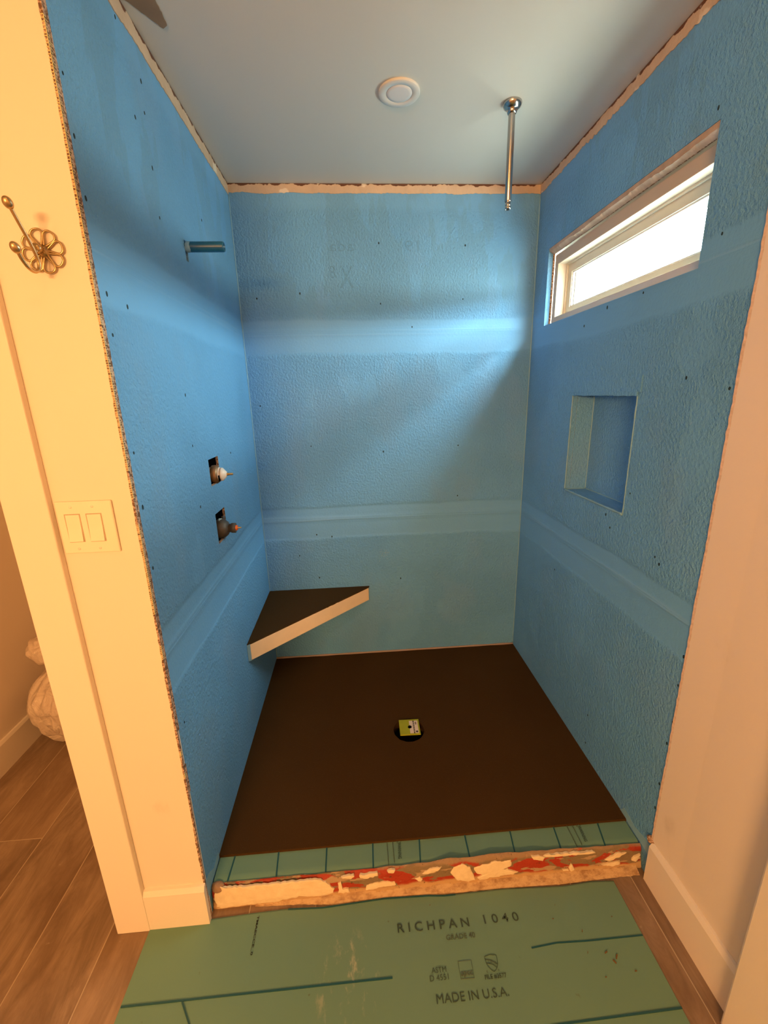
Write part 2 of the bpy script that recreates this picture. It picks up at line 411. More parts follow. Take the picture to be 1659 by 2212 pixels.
# dimples of fixings
def dots(ax, c, sgn, pts, parent):
    bm = bmesh.new()
    for i, (u, v) in enumerate(pts):
        r = .0032 + .0015 * ((i * 37 % 10) / 10); el_ = 1 + .6 * ((i * 53 % 7) / 7)
        prism(bm, ax, [(u + r * .8 * math.cos(2 * PI * k / 10), v + r * el_ * math.sin(2 * PI * k / 10) + 0) for k in range(10)], c, c + sgn * .0007)
    return obj('fixing_dimples', bm, M_HOLE, parent)
dots(1, 0, -1, [(0.292, 1.256), (0.673, 1.215), (1.077, 1.235), (0.186, 0.646), (0.288, 0.507), (0.755, 0.477), (1.08, 0.957), (0.289, 0.766), (0.373, 0.751), (0.05, 1.468), (0.832, 1.83), (0.676, 2.2), (0.29, 1.987), (0.677, 1.938), (0.084, 1.967), (1.092, 2.189), (1.086, 1.954)], wall_back)
dots(0, 0, 1, [(-1.229, 2.107), (-0.844, 2.319), (-0.851, 2.246), (-1.229, 2.007), (-1.228, 1.902), (-0.851, 2.121), (-0.85, 2.002), (-0.452, 2.136), (-1.129, 1.719), (-1.219, 1.645), (-0.948, 2.382), (-0.917, 2.202), (-1.213, 1.729), (-0.848, 1.361), (-0.439, 1.287), (-0.855, 1.159), (-1.22, 1.385), (-1.224, 1.253), (-1.228, 1.095), (-0.848, 1.519), (-1.209, 0.61)], wall_left)
dots(0, W, -1, [(-0.923, 1.161), (-0.801, 1.053), (-0.835, 1.012), (-0.449, 0.683), (-1.103, 0.976), (-1.253, 0.75), (-1.252, 0.652), (-1.258, 0.526), (-1.25, 0.441), (-0.838, 0.19), (-0.846, 0.057), (-1.25, 0.284), (-1.25, 0.186), (-1.081, 0.992), (-1.243, 1.497), (-1.096, 1.528), (-0.861, 1.793), (-0.666, 1.787), (-0.515, 1.748), (-1.064, 2.161), (-1.14, 1.865)], wall_right)
# faint mirrored board print showing through the coat
def ghost(body, x0, x1, z0, z1): text('ghost_print', body, (x1 - x0, z1 - z0), M_GHOST, wall_back, (x0, -.0006, z0), (1, 0, 0), (0, 0, 1), mirror=True)
ghost('ada', .441, .558, 2.166, 2.211); ghost('19', .80, .868, 2.164, 2.211); ghost('8', .435, .465, 2.052, 2.106); ghost('X', .483, .551, 2.009, 2.105)
# white scrape on the back wall
bm = bmesh.new()
for i in range(26):
    a, b = random.gauss(.664, .016), random.gauss(.632, .017); l = random.uniform(.002, .006); t = random.uniform(.6, 1.3)
    prism(bm, 1, [(a, b), (a + l * math.cos(t), b + l * math.sin(t)), (a + l * math.cos(t) + .0015, b + l * math.sin(t) - .001), (a + .0015, b - .001)], -.0006, 0)
obj('scrape_mark', bm, simple('pale_scrape', (.34, .50, .58), .6), wall_back)

# painted shade for the cavity behind the left wall, hall-side skin
cav = bmesh.new()
box(cav, -.275, -.14, -1.246, .28, ZC - .02, H)                       # solid partition, toilet side
wall_partition = struct(obj('wall_partition', cav, M_CREAM))
wall_front = struct(obj('wall_front', bx(-.275, -.0005, -DF, -1.246, ZC - .02, H), M_CREAM))
struct(obj('cavity_shade', bx(-.14, -.100, -1.25, .09, ZC, H), M_SHADE))  # solid black block, the cavity's darkness is put into its colour

# raw drywall edge with mesh tape at the left opening
bm = bmesh.new(); zs = lin(-.08, H - .001, 420)
def ledge(z): return .0035 * noise.noise(Vector((0, 3, z * 7))) + .0025 * noise.noise(Vector((0, 9, z * 60)))
for a, b in zip(zs, zs[1:]):
    ya = -DF - .0008 if a > .05 else -DF + .001; yb = -DF - .0008 if b > .05 else -DF + .001; xa = -.001 + ledge(a) * .8; xb = -.001 + ledge(b) * .8
    thin = (a < .62 and not (.40 < a < .50))
    fr = -1.2560 if thin else -1.2465
    vs = [bm.verts.new(p) for p in ((xa, ya, a), (.0030, ya + .0015, a), (.0025, fr + ledge(a) * .5, a), (-.006, fr + ledge(a) * .5, a), (xb, yb, b), (.0030, yb + .0015, b), (.0025, fr + ledge(b) * .5, b), (-.006, fr + ledge(b) * .5, b))]
    for f in ((0, 1, 5, 4), (1, 2, 6, 5), (2, 3, 7, 6)): bm.faces.new([vs[i] for i in f])
bmesh.ops.remove_doubles(bm, verts=bm.verts[:], dist=1e-5)
obj('raw_drywall_edge', bm, M_GYP, wall_front)
# mesh tape threads
bm = bmesh.new()
for z0, z1 in ((1.66, 2.17), (1.35, 1.655), (1.285, 1.33), (.985, 1.22), (.855, .895), (.545, .56), (.47, .485)):
    z = z0
    while z < z1:
        w = random.uniform(.006, .011); j = random.uniform(-.0006, .0006)
        box(bm, -.001, .0040, -DF - .0015, -DF - .0015 + w, z + j, z + j + .0014); z += .0052
    for k in range(1): box(bm, .0030, .0040, -DF - .001 + k * .0035, -DF - .0003 + k * .0035, z0, z1)
obj('mesh_tape', bm, M_MESHTAPE, wall_front)

# right cream wall toward the camera
wr = struct(obj('wall_bathroom', bx(W + .0005, W + .12, -5.6, -1.262, ZC - .02, H), M_CREAM))
bm = bmesh.new(); zs2 = lin(.05, H - .001, 400)
def rr(z): return .0045 * noise.noise(Vector((7, 3, z * 6))) + .003 * noise.noise(Vector((7, 9, z * 55)))
for a, b in zip(zs2, zs2[1:]):
    vs = []
    for z in (a, b):
        e = rr(z)
        vs += [(W - .0005, -1.258 + e, z), (W - .0050, -1.262 + e * .8, z), (W - .0045, -1.270 + e * .4, z), (W + .0002, -1.38, z)]
    vs = [bm.verts.new(p) for p in vs]
    for i in range(3):
        f = bm.faces.new((vs[i], vs[i + 1], vs[i + 5], vs[i + 4])); f.material_index = 0 if i < 2 else 1
bmesh.ops.remove_doubles(bm, verts=bm.verts[:], dist=1e-5)
obj('raw_drywall_edge', bm, [simple('pinkish_plaster_edge', (.72, .54, .42), .9, sc=90, var=.4, bump=1, bsc=160), M_CREAM], wr)
# lower corner dab
bm = bmesh.new(); bmesh.ops.create_icosphere(bm, subdivisions=3, radius=.013, matrix=Matrix.Translation((W - .002, -1.262, .065)))
for v in bm.verts: v.co += .004 * noise.noise_vector(v.co * 60)
obj('plaster_dab', bm, M_GYP, wr, True)

# rest of the bathroom and toilet room shell
struct(obj('wall_rear', bx(-1.2, W + .12, -5.62, -5.50, ZC - .02, H), M_CREAM))
struct(obj('wall_toilet_room', bx(-1.22, -1.12, -5.6, .30, ZC - .02, H), M_CREAM))
struct(obj('wall_toilet_room_back', bx(-1.2, -.14, .18, .28, ZC - .02, H), M_CREAM))
struct(obj('ceiling', bx(-1.22, W + .12, -5.62, .30, H, H + .08), M_CEIL))
struct(obj('floor', bx(-1.22, W + .10, -5.6, .25, ZC - .03, ZC), M_PLANK))
def base(name, prof, path_ax, a0, a1):
    bm = bmesh.new(); vs = []
    for a in (a0, a1): vs.append([bm.verts.new((a, p[0], p[1]) if path_ax == 0 else (p[0], a, p[1])) for p in prof])
    n = len(prof)
    for i in range(n): bm.faces.new((vs[0][i], vs[0][(i + 1) % n], vs[1][(i + 1) % n], vs[1][i]))
    bm.faces.new(vs[0]); bm.faces.new(vs[1][::-1]); return struct(obj(name, bm, M_TRIM))
base('baseboard_front', [(-DF + .0, ZC), (-DF - .016, ZC), (-DF - .016, .048), (-DF - .008, .062), (-DF, .064)], 0, -.178, .004)
base('baseboard_right', [(W, ZC), (W - .016, ZC), (W - .016, .052), (W - .008, .066), (W, .067)], 1, -1.75, -1.272)
base('baseboard_left', [(-1.12, ZC), (-1.106, ZC), (-1.106, .040), (-1.112, .052), (-1.12, .053)], 1, -5.5, .18)
base('baseboard_back', [(.18, ZC), (.166, ZC), (.166, .040), (.172, .052), (.18, .053)], 0, -1.12, -.275)
struct(obj('trim_1', bx(-.277, -.178, -DF - .018, -DF + .001, ZC, H), M_TRIM, bevel=.003))
struct(obj('trim_2', bx(1.402, W, -1.75, -1.613, ZC, H), M_TRIM, bevel=.006))

# ---- recessed shelf in the right wall
nb = bmesh.new(); y0, y1, z0, z1 = NI; d = W + .095
def quad(bm, *p): bm.faces.new([bm.verts.new(q) for q in p])
quad(nb, (d, y0, z0), (d, y1, z0), (d, y1, z1), (d, y0, z1))
quad(nb, (W + .0215, y1, z0), (d, y1, z0), (d, y1, z1), (W + .0215, y1, z1)); quad(nb, (W + .0215, y0, z0), (d, y0, z0), (d, y0, z1), (W + .0215, y0, z1))
quad(nb, (W + .0215, y0, z0), (d, y0, z0), (d, y1, z0), (W + .0215, y1, z0)); quad(nb, (W + .0215, y0, z1), (d, y0, z1), (d, y1, z1), (W + .0215, y1, z1))
bmesh.ops.remove_doubles(nb, verts=nb.verts[:], dist=1e-5)
obj('recessed_niche', nb, M_BLUE, wall_right)
bm = bmesh.new(); prism(bm, 0, jag([(-.912, 1.492), (-.474, 1.492), (-.474, 1.540), (-.912, 1.545)], .02, .003), W - .0028, W + .001)
prism(bm, 0, jag([(-.900, 1.480), (-.474, 1.483), (-.474, 1.494), (-.900, 1.494)], .012, .0022, 4), W - .006, W + .001)
obj('niche_flange', bm, M_BLUE, wall_right)
bm = bmesh.new()
def bead(p, q, r=.0035):
    p, q = Vector(p), Vector(q); n = max(6, int((q - p).length / .012)); pts = [p.lerp(q, i / n) + .0006 * noise.noise_vector(p.lerp(q, i / n) * 70) for i in range(n + 1)]
    sweep(bm, pts, [r * (1 + .35 * noise.noise(v * 50)) for v in pts], 7)
bead((W, y1, z0), (W, y1, z1)); bead((W, y0, z0), (W, y1, z0), .0045); bead((d, y1, z0), (d, y1, z1), .003); bead((W, y1, z0), (d, y1, z0), .003); bead((d, y0, z0), (d, y1, z0), .003)
bead((W, y0, z0), (W, y0, z1), .0025)
obj('niche_bead', bm, M_SEAL, wall_right, True)
# bright liner smears at the foot of the walls
bm = bmesh.new(); prism(bm, 0, jag([(-1.256, -.01), (-1.135, -.008), (-1.14, .02), (-1.19, .018), (-1.23, .05), (-1.256, .055)], .008, .004), 0, .0012); obj('sealant_smear', bm, M_SEAL, wall_left)
bm = bmesh.new(); prism(bm, 0, jag([(-1.262, -.01), (-1.10, .0), (-1.12, .03), (-1.18, .02), (-1.23, .035), (-1.262, .03)], .008, .004), W - .0012, W); obj('sealant_smear', bm, M_SEAL, wall_right)

# ---- masonry layer behind the blue board on the window side
XB = W + .022
back = slab(0, XB, W + .030, [-1.262, .0], [-.1, H], [(-1.077, -.140, 1.80, 2.110), (y0 - .002, y1 + .002, z0 - .002, z1 + .002)])
obj('backing_board', back, M_GYP, wall_right)
outer = slab(0, W + .104, W + .17, [-5.6, .3], [-.3, H + .05], [(-1.09, -.138, 1.80, 2.106)])
struct(obj('wall_outside', outer, simple('outside_stucco', (.5, .48, .44), .9)))
# torn underside of the opening
bm = bmesh.new()
n = 90
for i in range(n):
    a = -1.077 + (1.077 - .14) * i / n; b = -1.077 + (1.077 - .14) * (i + 1) / n
    def zt(t): return 2.118 + .010 * noise.noise(Vector((t * 6, 2, 0))) + .004 * noise.noise(Vector((t * 60, 2, 5))) - .006 * max(0, (-t - .8))
    vs = [bm.verts.new(p) for p in ((W + .001, a, 2.131), (W + .004, a, zt(a)), (W + .022, a, 2.108), (W + .022, b, 2.108), (W + .004, b, zt(b)), (W + .001, b, 2.131))]
    bm.faces.new((vs[0], vs[1], vs[4], vs[5])); bm.faces.new((vs[1], vs[2], vs[3], vs[4]))
bmesh.ops.remove_doubles(bm, verts=bm.verts[:], dist=1e-5)
M_LIP = simple('torn_window_lip', (.44, .34, .27), .95, sc=22, var=.45, bump=1, bsc=90)
obj('torn_lip', bm, M_LIP, wall_right)

# ================================================================== WINDOW
win = struct(empty('window_1'))
def ring(name, x0, x1, oy0, oy1, oz0, oz1, iy0, iy1, iz0, iz1, mat, parent=win, bevel=.0015):
    return obj(name, slab(0, x0, x1, [oy0, oy1], [oz0, oz1], [(iy0, iy1, iz0, iz1)]), mat, parent, bevel=bevel)
ring('jamb', W + .031, W + .074, -1.110, -.144, 1.801, 2.1025, -1.080, -.176, 1.837, 2.060, [M_JAMB])
ring('inner_stop', W + .070, W + .080, -1.110, -.144, 1.801, 2.1025, -1.072, -.184, 1.843, 2.052, M_SASH)
sash = ring('sash', W + .078, W + .102, -1.085, -.150, 1.835, 2.075, -1.040, -.216, 1.872, 2.018, M_SASH)
ring('glazing_bead', W + .082, W + .092, -1.044, -.212, 1.868, 2.022, -1.034, -.222, 1.878, 2.012, M_BEAD, sash)
ring('spacer', W + .094, W + .100, -1.042, -.214, 1.870, 2.020, -1.032, -.228, 1.879, 2.013, simple('grey_spacer', (.62, .65, .67), .4), sash)
pane = obj('pane', bx(W + .0925, W + .0935, -1.04, -.216, 1.872, 2.018), M_GLASS, sash)
ring('outer_casing', W + .102, W + .16, -1.10, -.138, 1.80, 2.106, -1.07, -.170, 1.840, 2.090, M_BEAD)
# eave outside the window
ev = empty('roof_eave'); tag(ev, 'pebbled grey-green eave edge seen through the top corner of the window', 'eave')
obj('fascia', bx(W + .80, W + .82, -3.2, .100, 2.338, 2.412), M_SHINGLE, ev); obj('drip_edge', bx(W + .795, W + .825, -3.2, .100, 2.412, 2.418), M_SHINGLE, ev)

# ================================================================== SHOWER FLOOR
cx, cy, R = .717, -.635, .071
bm = bmesh.new(); seg = 96; rin = []; rout = []; rmid = []; low = []
for i in range(seg):
    a = 2 * PI * i / seg; dx, dy = math.cos(a), math.sin(a)
    t = min(((W - cx) / dx if dx > 0 else -cx / dx) if abs(dx) > 1e-6 else 9, ((0 - cy) / dy if dy > 0 else (-D1 - cy) / dy) if abs(dy) > 1e-6 else 9)
    rr_ = R + .0025 * noise.noise(Vector((dx * 3, dy * 3, 0)))
    rin.append(bm.verts.new((cx + dx * rr_, cy + dy * rr_, -.004))); rout.append(bm.verts.new((cx + dx * t, cy + dy * t, 0))); low.append(bm.verts.new((cx + dx * rr_, cy + dy * rr_, -.045)))
corn = {}
for (X_, Y_) in ((0, 0), (W, 0), (0, -D1), (W, -D1)): corn[(X_, Y_)] = bm.verts.new((X_, Y_, 0))
for i in range(seg):
    j = (i + 1) % seg; a, b = rout[i], rout[j]
    bm.faces.new((rin[i], rin[j], b, a)); bm.faces.new((rin[i], low[i], low[j], rin[j]))
    for k, c in corn.items():
        if (abs(a.co.x - k[0]) < 1e-5 and abs(b.co.y - k[1]) < 1e-5) or (abs(a.co.y - k[1]) < 1e-5 and abs(b.co.x - k[0]) < 1e-5):
            if (a.co - b.co).length < .2 and abs(a.co.x - b.co.x) > 1e-5 and abs(a.co.y - b.co.y) > 1e-5: bm.faces.new((a, b, c))
for x0_, x1_ in ((0, W),): quad(bm, (x0_, -D1, 0), (x1_, -D1, 0), (x1_, -D1 - .001, -.012), (x0_, -D1 - .001, -.012))
bmesh.ops.remove_doubles(bm, verts=bm.verts[:], dist=1e-5)
pan = tag(obj('shower_pan', bm, M_MORTAR), 'dark brown mortar shower floor sloping to a round drain hole', 'shower floor')
obj('drain_well', bx(cx - .08, cx + .08, cy - .08, cy + .08, -.05, -.045), M_SHADE, pan)
# lime foam plug in the drain hole
dp = empty('drain_plug'); tag(dp, 'square lime foam block with paper label plugging the shower drain', 'drain cover')
ca = math.radians(-1.5)
def dpt(u, v): return (cx + .005 + u * math.cos(ca) - v * math.sin(ca), cy + .012 + u * math.sin(ca) + v * math.cos(ca))
def dbox(u0, u1, v0, v1, z0, z1, mat, name):
    bm = bmesh.new(); prism(bm, 2, [dpt(u0, v0), dpt(u1, v0), dpt(u1, v1), dpt(u0, v1)], z0, z1); return obj(name, bm, mat, dp)
dbox(-.047, .047, -.046, .046, -.004, .002, M_LIME, 'foam_block'); dbox(-.036, .036, -.030, .036, -.030, -.004, M_SHADE, 'under_block_shade')  # second box is added in black as the shade under the block
lb = dbox(.000, .017, -.041, .036, .002, .0026, M_LABEL, 'paper_label'); dbox(.017, .023, -.041, .036, .002, .0028, M_LABELINK, 'label_band'); dbox(.023, .040, -.041, .036, .002, .0026, M_LABEL, 'paper_label')
dbox(.027, .034, .012, .028, .0026, .003, simple('label_grey_ink', (.25, .21, .17), .6), 'label_print'); dbox(.027, .037, -.037, -.027, .0026, .003, M_LABELINK, 'label_print')
for k in range(5): dbox(.0190, .0205, -.033 + k * .013, -.025 + k * .013, .0028, .0031, M_LABEL, 'label_print')
bm = bmesh.new(); lathe(bm, [(0, .0034), (.0088, .0034), (.0092, .002)], 20, Matrix.Translation((*dpt(.001, -.002), 0))); obj('hole_shade_disc', bm, M_SHADE, dp)  # raised black disc, the shade of a hole painted as colour

# corner bench
cb = empty('corner_bench'); tag(cb, 'triangular corner shower bench with dark mortar top and tan front edge', 'bench')
bz0, bz1 = .358, .438
bm = bmesh.new(); prism(bm, 2, [(.002, -.002), (.558, -.002), (.002, -.530)], bz0, bz1 - .004); obj('bench_core', bm, M_BLUE_EDGE, cb)
bm = bmesh.new(); prism(bm, 2, jag([(.001, -.001), (.572, -.001), (.566, -.014), (.004, -.546), (.001, -.546)], .02, .0012), bz1 - .005, bz1 + .002); obj('mortar_top', bm, M_MORTAR, cb)
bm = bmesh.new(); prism(bm, 2, [(.004, -.532), (.556, -.004), (.566, -.012), (.014, -.540)], bz0 - .001, bz1 - .004); obj('front_edge', bm, M_FOAM, cb)
bm = bmesh.new(); prism(bm, 2, [(.001, -.548), (.001, -.530), (.013, -.530), (.013, -.542)], bz0 - .003, bz1 - .002); obj('edge_wrap', bm, M_SEAL, cb)

# liner over the curb
bm = bmesh.new(); nx, ny = 90, 8; g = []
for i in range(nx + 1):
    row = []
    for j in range(ny + 1):
        x = .004 + (W - .008) * i / nx; y = -1.130 - .0855 * j / ny
        z = -.0085 + .0012 * noise.noise(Vector((x * 5, y * 5, 0))) - (.004 if j == ny else 0)
        row.append(bm.verts.new((x, y, z)))
    g.append(row)
for i in range(nx):
    for j in range(ny): bm.faces.new((g[i][j], g[i + 1][j], g[i + 1][j + 1], g[i][j + 1]))
liner = tag(obj('pan_liner', bm, M_LINER, None, True), 'green vinyl pan liner strip ruled with blue lines over the curb', 'pan liner')
for xa, xb in ((.054, .050), (.201, .206), (.366, .367), (.526, .524), (.690, .682), (.852, .850), (1.016, 1.006), (1.176, 1.167), (1.340, 1.322)):
    bm = bmesh.new(); prism(bm, 2, [(xa - .0022, -1.134), (xa + .0022, -1.134), (xb + .0022, -1.216), (xb - .0022, -1.216)], -.0085, -.0068); obj('ruled_line', bm, M_LINE, liner)
for x0_ in (.613, 1.262):
    text('warning_print', 'WARNING', (.055, .0115), M_INK, liner, (x0_, -1.143, -.0064), (-.06, -1, 0), (1, 0, 0), bold=.01)
    bm = bmesh.new()
    for xx, ya, yb in ((x0_ - .037, -1.138, -1.215), (x0_ - .017, -1.136, -1.206)):
        y = ya
        while y > yb: s_ = random.uniform(.002, .006); box(bm, xx - .0014 + random.uniform(-.0003, .0003), xx + .0008, y - s_, y, -.0075, -.0064); y -= s_ + .0009
    box(bm, x0_ - .003, x0_ - .001, -1.145, -1.136, -.0075, -.0064)
    sweep(bm, [(x0_ + .004, -1.139, -.0068), (x0_ + .013, -1.136, -.0068), (x0_ + .004, -1.133, -.0068)], .0006, 5, True)
    obj('fine_print', bm, M_INKSOFT, liner)

# curb
CURB_TOP = [(-.012, -.006), (.025, -.012), (.043, -.020), (.29, -.020), (.374, -.016), (.467, -.012), (.561, -.006), (.648, -.006), (.735, -.002), (.782, .006), (.83, .000), (.919, .006), (1.064, .002), (1.177, -.002), (1.291, -.006), (1.391, -.008), (1.46, -.008)]
def interp(t, x):
    for (a, b), (c, d_) in zip(t, t[1:]):
        if x <= c: return b + (d_ - b) * (x - a) / (c - a)
    return t[-1][1]
curb = empty('shower_curb'); tag(curb, 'low scraped shower curb with red, olive and cream plaster remnants', 'curb')
bm = bmesh.new(); nx = 240; rows = []
for i in range(nx + 1):
    x = .003 + (W - .006) * i / nx; zt = interp(CURB_TOP, x) + .002 * noise.noise(Vector((x * 40, 1, 0)))
    pr = [(-1.2170, -.0125), (-1.2174, max(zt, -.0090) + .0005), (-1.2185, zt), (-1.224, zt - .003)] + [(-1.228 - .010 * k / 7, zt - .006 - (zt + .074) * k / 7) for k in range(1, 8)] + [(-1.240, -.082), (-1.238, ZC - .004)]
    rows.append([bm.verts.new((x, y + .003 * noise.noise(Vector((x * 22, y * 60, z * 40))), z + (.0015 * noise.noise(Vector((x * 50, 7, z * 50))) if z < -.02 else 0))) for y, z in pr])
for a, b in zip(rows, rows[1:]):
    for k in range(len(a) - 1): bm.faces.new((a[k], b[k], b[k + 1], a[k + 1]))
obj('curb_body', bm, M_CURB, curb, True)
CHIPS = [[(0.012, -0.020), (0.021, -0.008), (0.051, -.014), (0.119, -.017), (0.219, -0.016), (0.315, -0.015), (0.347, -0.018), (0.373, -0.034), (0.393, -0.055), (0.389, -0.068), (0.369, -0.076), (0.32, -0.074), (0.299, -0.066), (0.255, -0.074), (0.21, -0.084), (0.124, -0.084), (0.012, -0.088), (0.015, -0.072), (0.008, -0.055)],
 [(0.407, -0.038), (0.417, -0.034), (0.422, -0.058), (0.439, -0.06), (0.445, -0.074), (0.407, -0.072)], [(0.418, -0.016), (0.435, -0.012), (0.458, -0.013), (0.461, -0.02), (0.444, -0.026), (0.428, -0.02)],
 [(0.475, -0.018), (0.481, -.012), (0.503, -0.014), (0.54, -0.012), (0.538, -0.021), (0.513, -0.026), (0.503, -0.032), (0.48, -0.026)], [(0.566, -0.008), (0.583, -.006), (0.596, -.008), (0.592, -0.018), (0.573, -0.016)],
 [(0.502, -0.055), (0.519, -0.048), (0.558, -0.047), (0.592, -0.053), (0.597, -0.061), (0.558, -0.064), (0.518, -0.07), (0.495, -0.069)], [(0.685, -0.031), (0.712, -0.016), (0.749, -0.013), (0.739, -0.026), (0.706, -0.033)],
 [(0.662, -0.048), (0.679, -0.042), (0.687, -0.052), (0.679, -0.062)], [(0.781, -0.037), (0.793, -0.017), (0.82, -0.010), (0.847, -0.027), (0.858, -0.055), (0.863, -0.072), (0.839, -0.078), (0.801, -0.066)],
 [(0.861, -0.029), (0.888, -0.019), (0.915, -0.018), (0.928, -0.009), (0.956, -0.014), (0.986, -0.012), (0.987, -0.031), (0.95, -0.036), (0.978, -0.046), (1.012, -0.058), (0.994, -0.066), (0.952, -0.066), (0.945, -0.072), (0.911, -0.070), (0.88, -0.076), (0.871, -0.067), (0.886, -0.058), (0.865, -0.044)],
 [(1.056, -.005), (1.07, -.004), (1.103, -0.013), (1.094, -0.027), (1.062, -0.016)], [(1.098, -.006), (1.167, -.006), (1.272, -.008), (1.28, -0.014), (1.175, -.014), (1.106, -.013)],
 [(1.301, -0.062), (1.343, -0.056), (1.368, -0.054), (1.367, -0.066), (1.346, -0.070)], [(1.313, -0.042), (1.347, -0.027), (1.367, -0.022), (1.389, -0.027), (1.349, -0.043), (1.329, -0.05)],
 [(1.408, -0.058), (1.420, -0.041), (1.438, -0.036), (1.44, -0.05), (1.423, -0.062)], [(1.185, -0.064), (1.194, -0.046), (1.206, -0.068), (1.192, -0.074)], [(1.161, -0.064), (1.185, -0.064), (1.186, -0.071), (1.165, -0.07)]]
for i, c in enumerate(CHIPS):
    bm = bmesh.new(); pts = jag(c, .004, .0042, i + 1); cxm = sum(p[0] for p in pts) / len(pts); czm = sum(p[1] for p in pts) / len(pts); rings = []
    for s_, yo in ((1.0, .004), (1.0, -.0015), (.90, -.0032), (.45, -.0042)):
        ring_ = []
        for u, v in pts:
            uu, vv = cxm + (u - cxm) * s_, czm + (v - czm) * s_
            yb = -1.228 - .010 * min(1, max(0, (-vv - .006) / .068))
            ring_.append(bm.verts.new((uu, yb + yo - .0005 - .001 * noise.noise(Vector((uu * 60, vv * 60, i))), vv)))
        rings.append(ring_)
    for a, b in zip(rings, rings[1:]):
        for k in range(len(a)): bm.faces.new((a[k], a[(k + 1) % len(a)], b[(k + 1) % len(a)], b[k]))
    bm.faces.new(rings[-1]); obj('plaster_chip', bm, M_CHIP, curb)
bm = bmesh.new(); nx = 300; rows = []
for i in range(nx + 1):
    x = .135 + (W - .14 - .016) * i / nx; e = interp([(.13, -1.244), (.29, -1.250), (.40, -1.262), (.556, -1.2585), (.754, -1.262), (.957, -1.262), (1.159, -1.266), (1.34, -1.262), (1.5, -1.262)], x) + .002 * noise.noise(Vector((x * 60, 0, 0)))
    hz = .010 + .004 * noise.noise(Vector((x * 25, 0, 3))); k = min(1, (x - .13) / .2)
    rows.append([bm.verts.new((x, y, z)) for y, z in ((-1.236, ZC + .014), (-1.242, ZC + hz * k), ((-1.242 + e) / 2, ZC + hz * .6 * k + .001 + .002 * noise.noise(Vector((x * 90, 2, 3)))), (e, ZC + .001))])
for a, b in zip(rows, rows[1:]):
    for k in range(3): bm.faces.new((a[k], b[k], b[k + 1], a[k + 1]))
obj('grout_rubble', bm, M_RUBBLE, curb, True)
bm = bmesh.new(); bmesh.ops.create_icosphere(bm, subdivisions=3, radius=.018, matrix=Matrix.Translation((.020, -1.222, -.020)) @ Matrix.Diagonal((1.2, .8, 1, 1)))
for v in bm.verts: v.co += .005 * noise.noise_vector(v.co * 50)
obj('mortar_lump', bm, simple('brown_lump', (.32, .19, .11), .9, bump=1), curb, True)

# green sheet on the bathroom floor
ZS = ZC + .0025
FE = [(-.174, -1.274), (.0, -1.2675), (.148, -1.262), (.24, -1.260), (.36, -1.2655), (.556, -1.257), (.702, -1.261), (.754, -1.266), (.957, -1.264), (1.159, -1.272), (1.253, -1.267), (1.326, -1.272)]
bm = bmesh.new(); top = []
nx, ny = 120, 60; g = []
for i in range(nx + 1):
    x = -.180 + 1.506 * i / nx; ye = interp(FE, x); row = []
    for j in range(ny + 1):
        y = ye + (-2.35 - ye) * (j / ny) ** 1.3; row.append(bm.verts.new((x, y, ZS + .0012 * noise.noise(Vector((x * 4, y * 4, 1))) + .0012)))
    g.append(row)
for i in range(nx):
    for j in range(ny): bm.faces.new((g[i][j], g[i + 1][j], g[i + 1][j + 1], g[i][j + 1]))
edge = [g[i][0] for i in range(nx + 1)]; el2 = [bm.verts.new((v.co.x, v.co.y, ZC + .0005)) for v in edge]
for i in range(nx): bm.faces.new((edge[i], edge[i + 1], el2[i + 1], el2[i]))
sheet = tag(obj('floor_liner', bm, M_LINER, None, True), 'green vinyl liner sheet with printed lettering spread on the bathroom floor', 'liner sheet')
ZT = ZS + .0030
def line(pts, w, mat=M_LINE, name='printed_line'):
    bm = bmesh.new()
    for (a, b) in zip(pts, pts[1:]):
        a, b = Vector((*a, 0)), Vector((*b, 0)); n_ = (b - a).normalized().cross(Vector((0, 0, 1))) * w / 2
        prism(bm, 2, [(a - n_)[:2], (b - n_)[:2], (b + n_)[:2], (a + n_)[:2]], ZS, ZT)
    return obj(name, bm, mat, sheet)
line([(-.178, -1.4545), (.2, -1.4555), (.565, -1.456)], .0042)
line([(.982, -1.424), (1.06, -1.4185), (1.15, -1.4215), (1.326, -1.422)], .0036)
line([(.84, -1.588), (1.017, -1.583), (1.326, -1.580)], .0042)
line([(-.014, -1.458), (.021, -1.503), (.06, -1.56)], .0042)
line([(x, interp(FE, x) - .0018) for x in lin(.245, .79, 30)], .0034)
FX, FY = (1, 0, 0), (0, 1, 0)
text('brand_print', 'R I C H P A N', (.223, .024), M_INK, sheet, (.591, -1.355, ZT), (1, -.010, 0), (-.03, 1, 0), bold=.008)
text('brand_print', '1 0 4 0', (.110, .024), M_INK, sheet, (.862, -1.355, ZT), (1, -.010, 0), (-.03, 1, 0), bold=.008)
text('grade_print', 'GRADE 40', (.089, .0135), M_INKSOFT, sheet, (.735, -1.3857, ZT), FX, FY, bold=.01)
text('standard_print', 'ASTM', (.042, .0125), M_INK, sheet, (.6775, -1.4565, ZT), FX, FY, bold=.0)
text('standard_print', 'D 4551', (.053, .0128), M_INK, sheet, (.670, -1.4735, ZT), FX, FY, bold=.0)
text('file_print', 'FILE #3577', (.062, .0115), M_INK, sheet, (.8245, -1.4835, ZT), FX, FY, bold=.018)
text('origin_print', 'MADE IN U.S.A.', (.200, .0195), M_INK, sheet, (.680, -1.5205, ZT), FX, FY)
text('code_print', 'TMAECCE_0', (.100, .0075), M_INKBLACK, sheet, (.1485, -1.272, ZT), (0, -1, 0), FX, bold=.02)
bm = bmesh.new(); zz = ZT - .0005
sweep(bm, [(.757, -1.437, zz), (.796, -1.437, zz), (.795, -1.476, zz), (.757, -1.4755, zz)], .00065, 5, True)
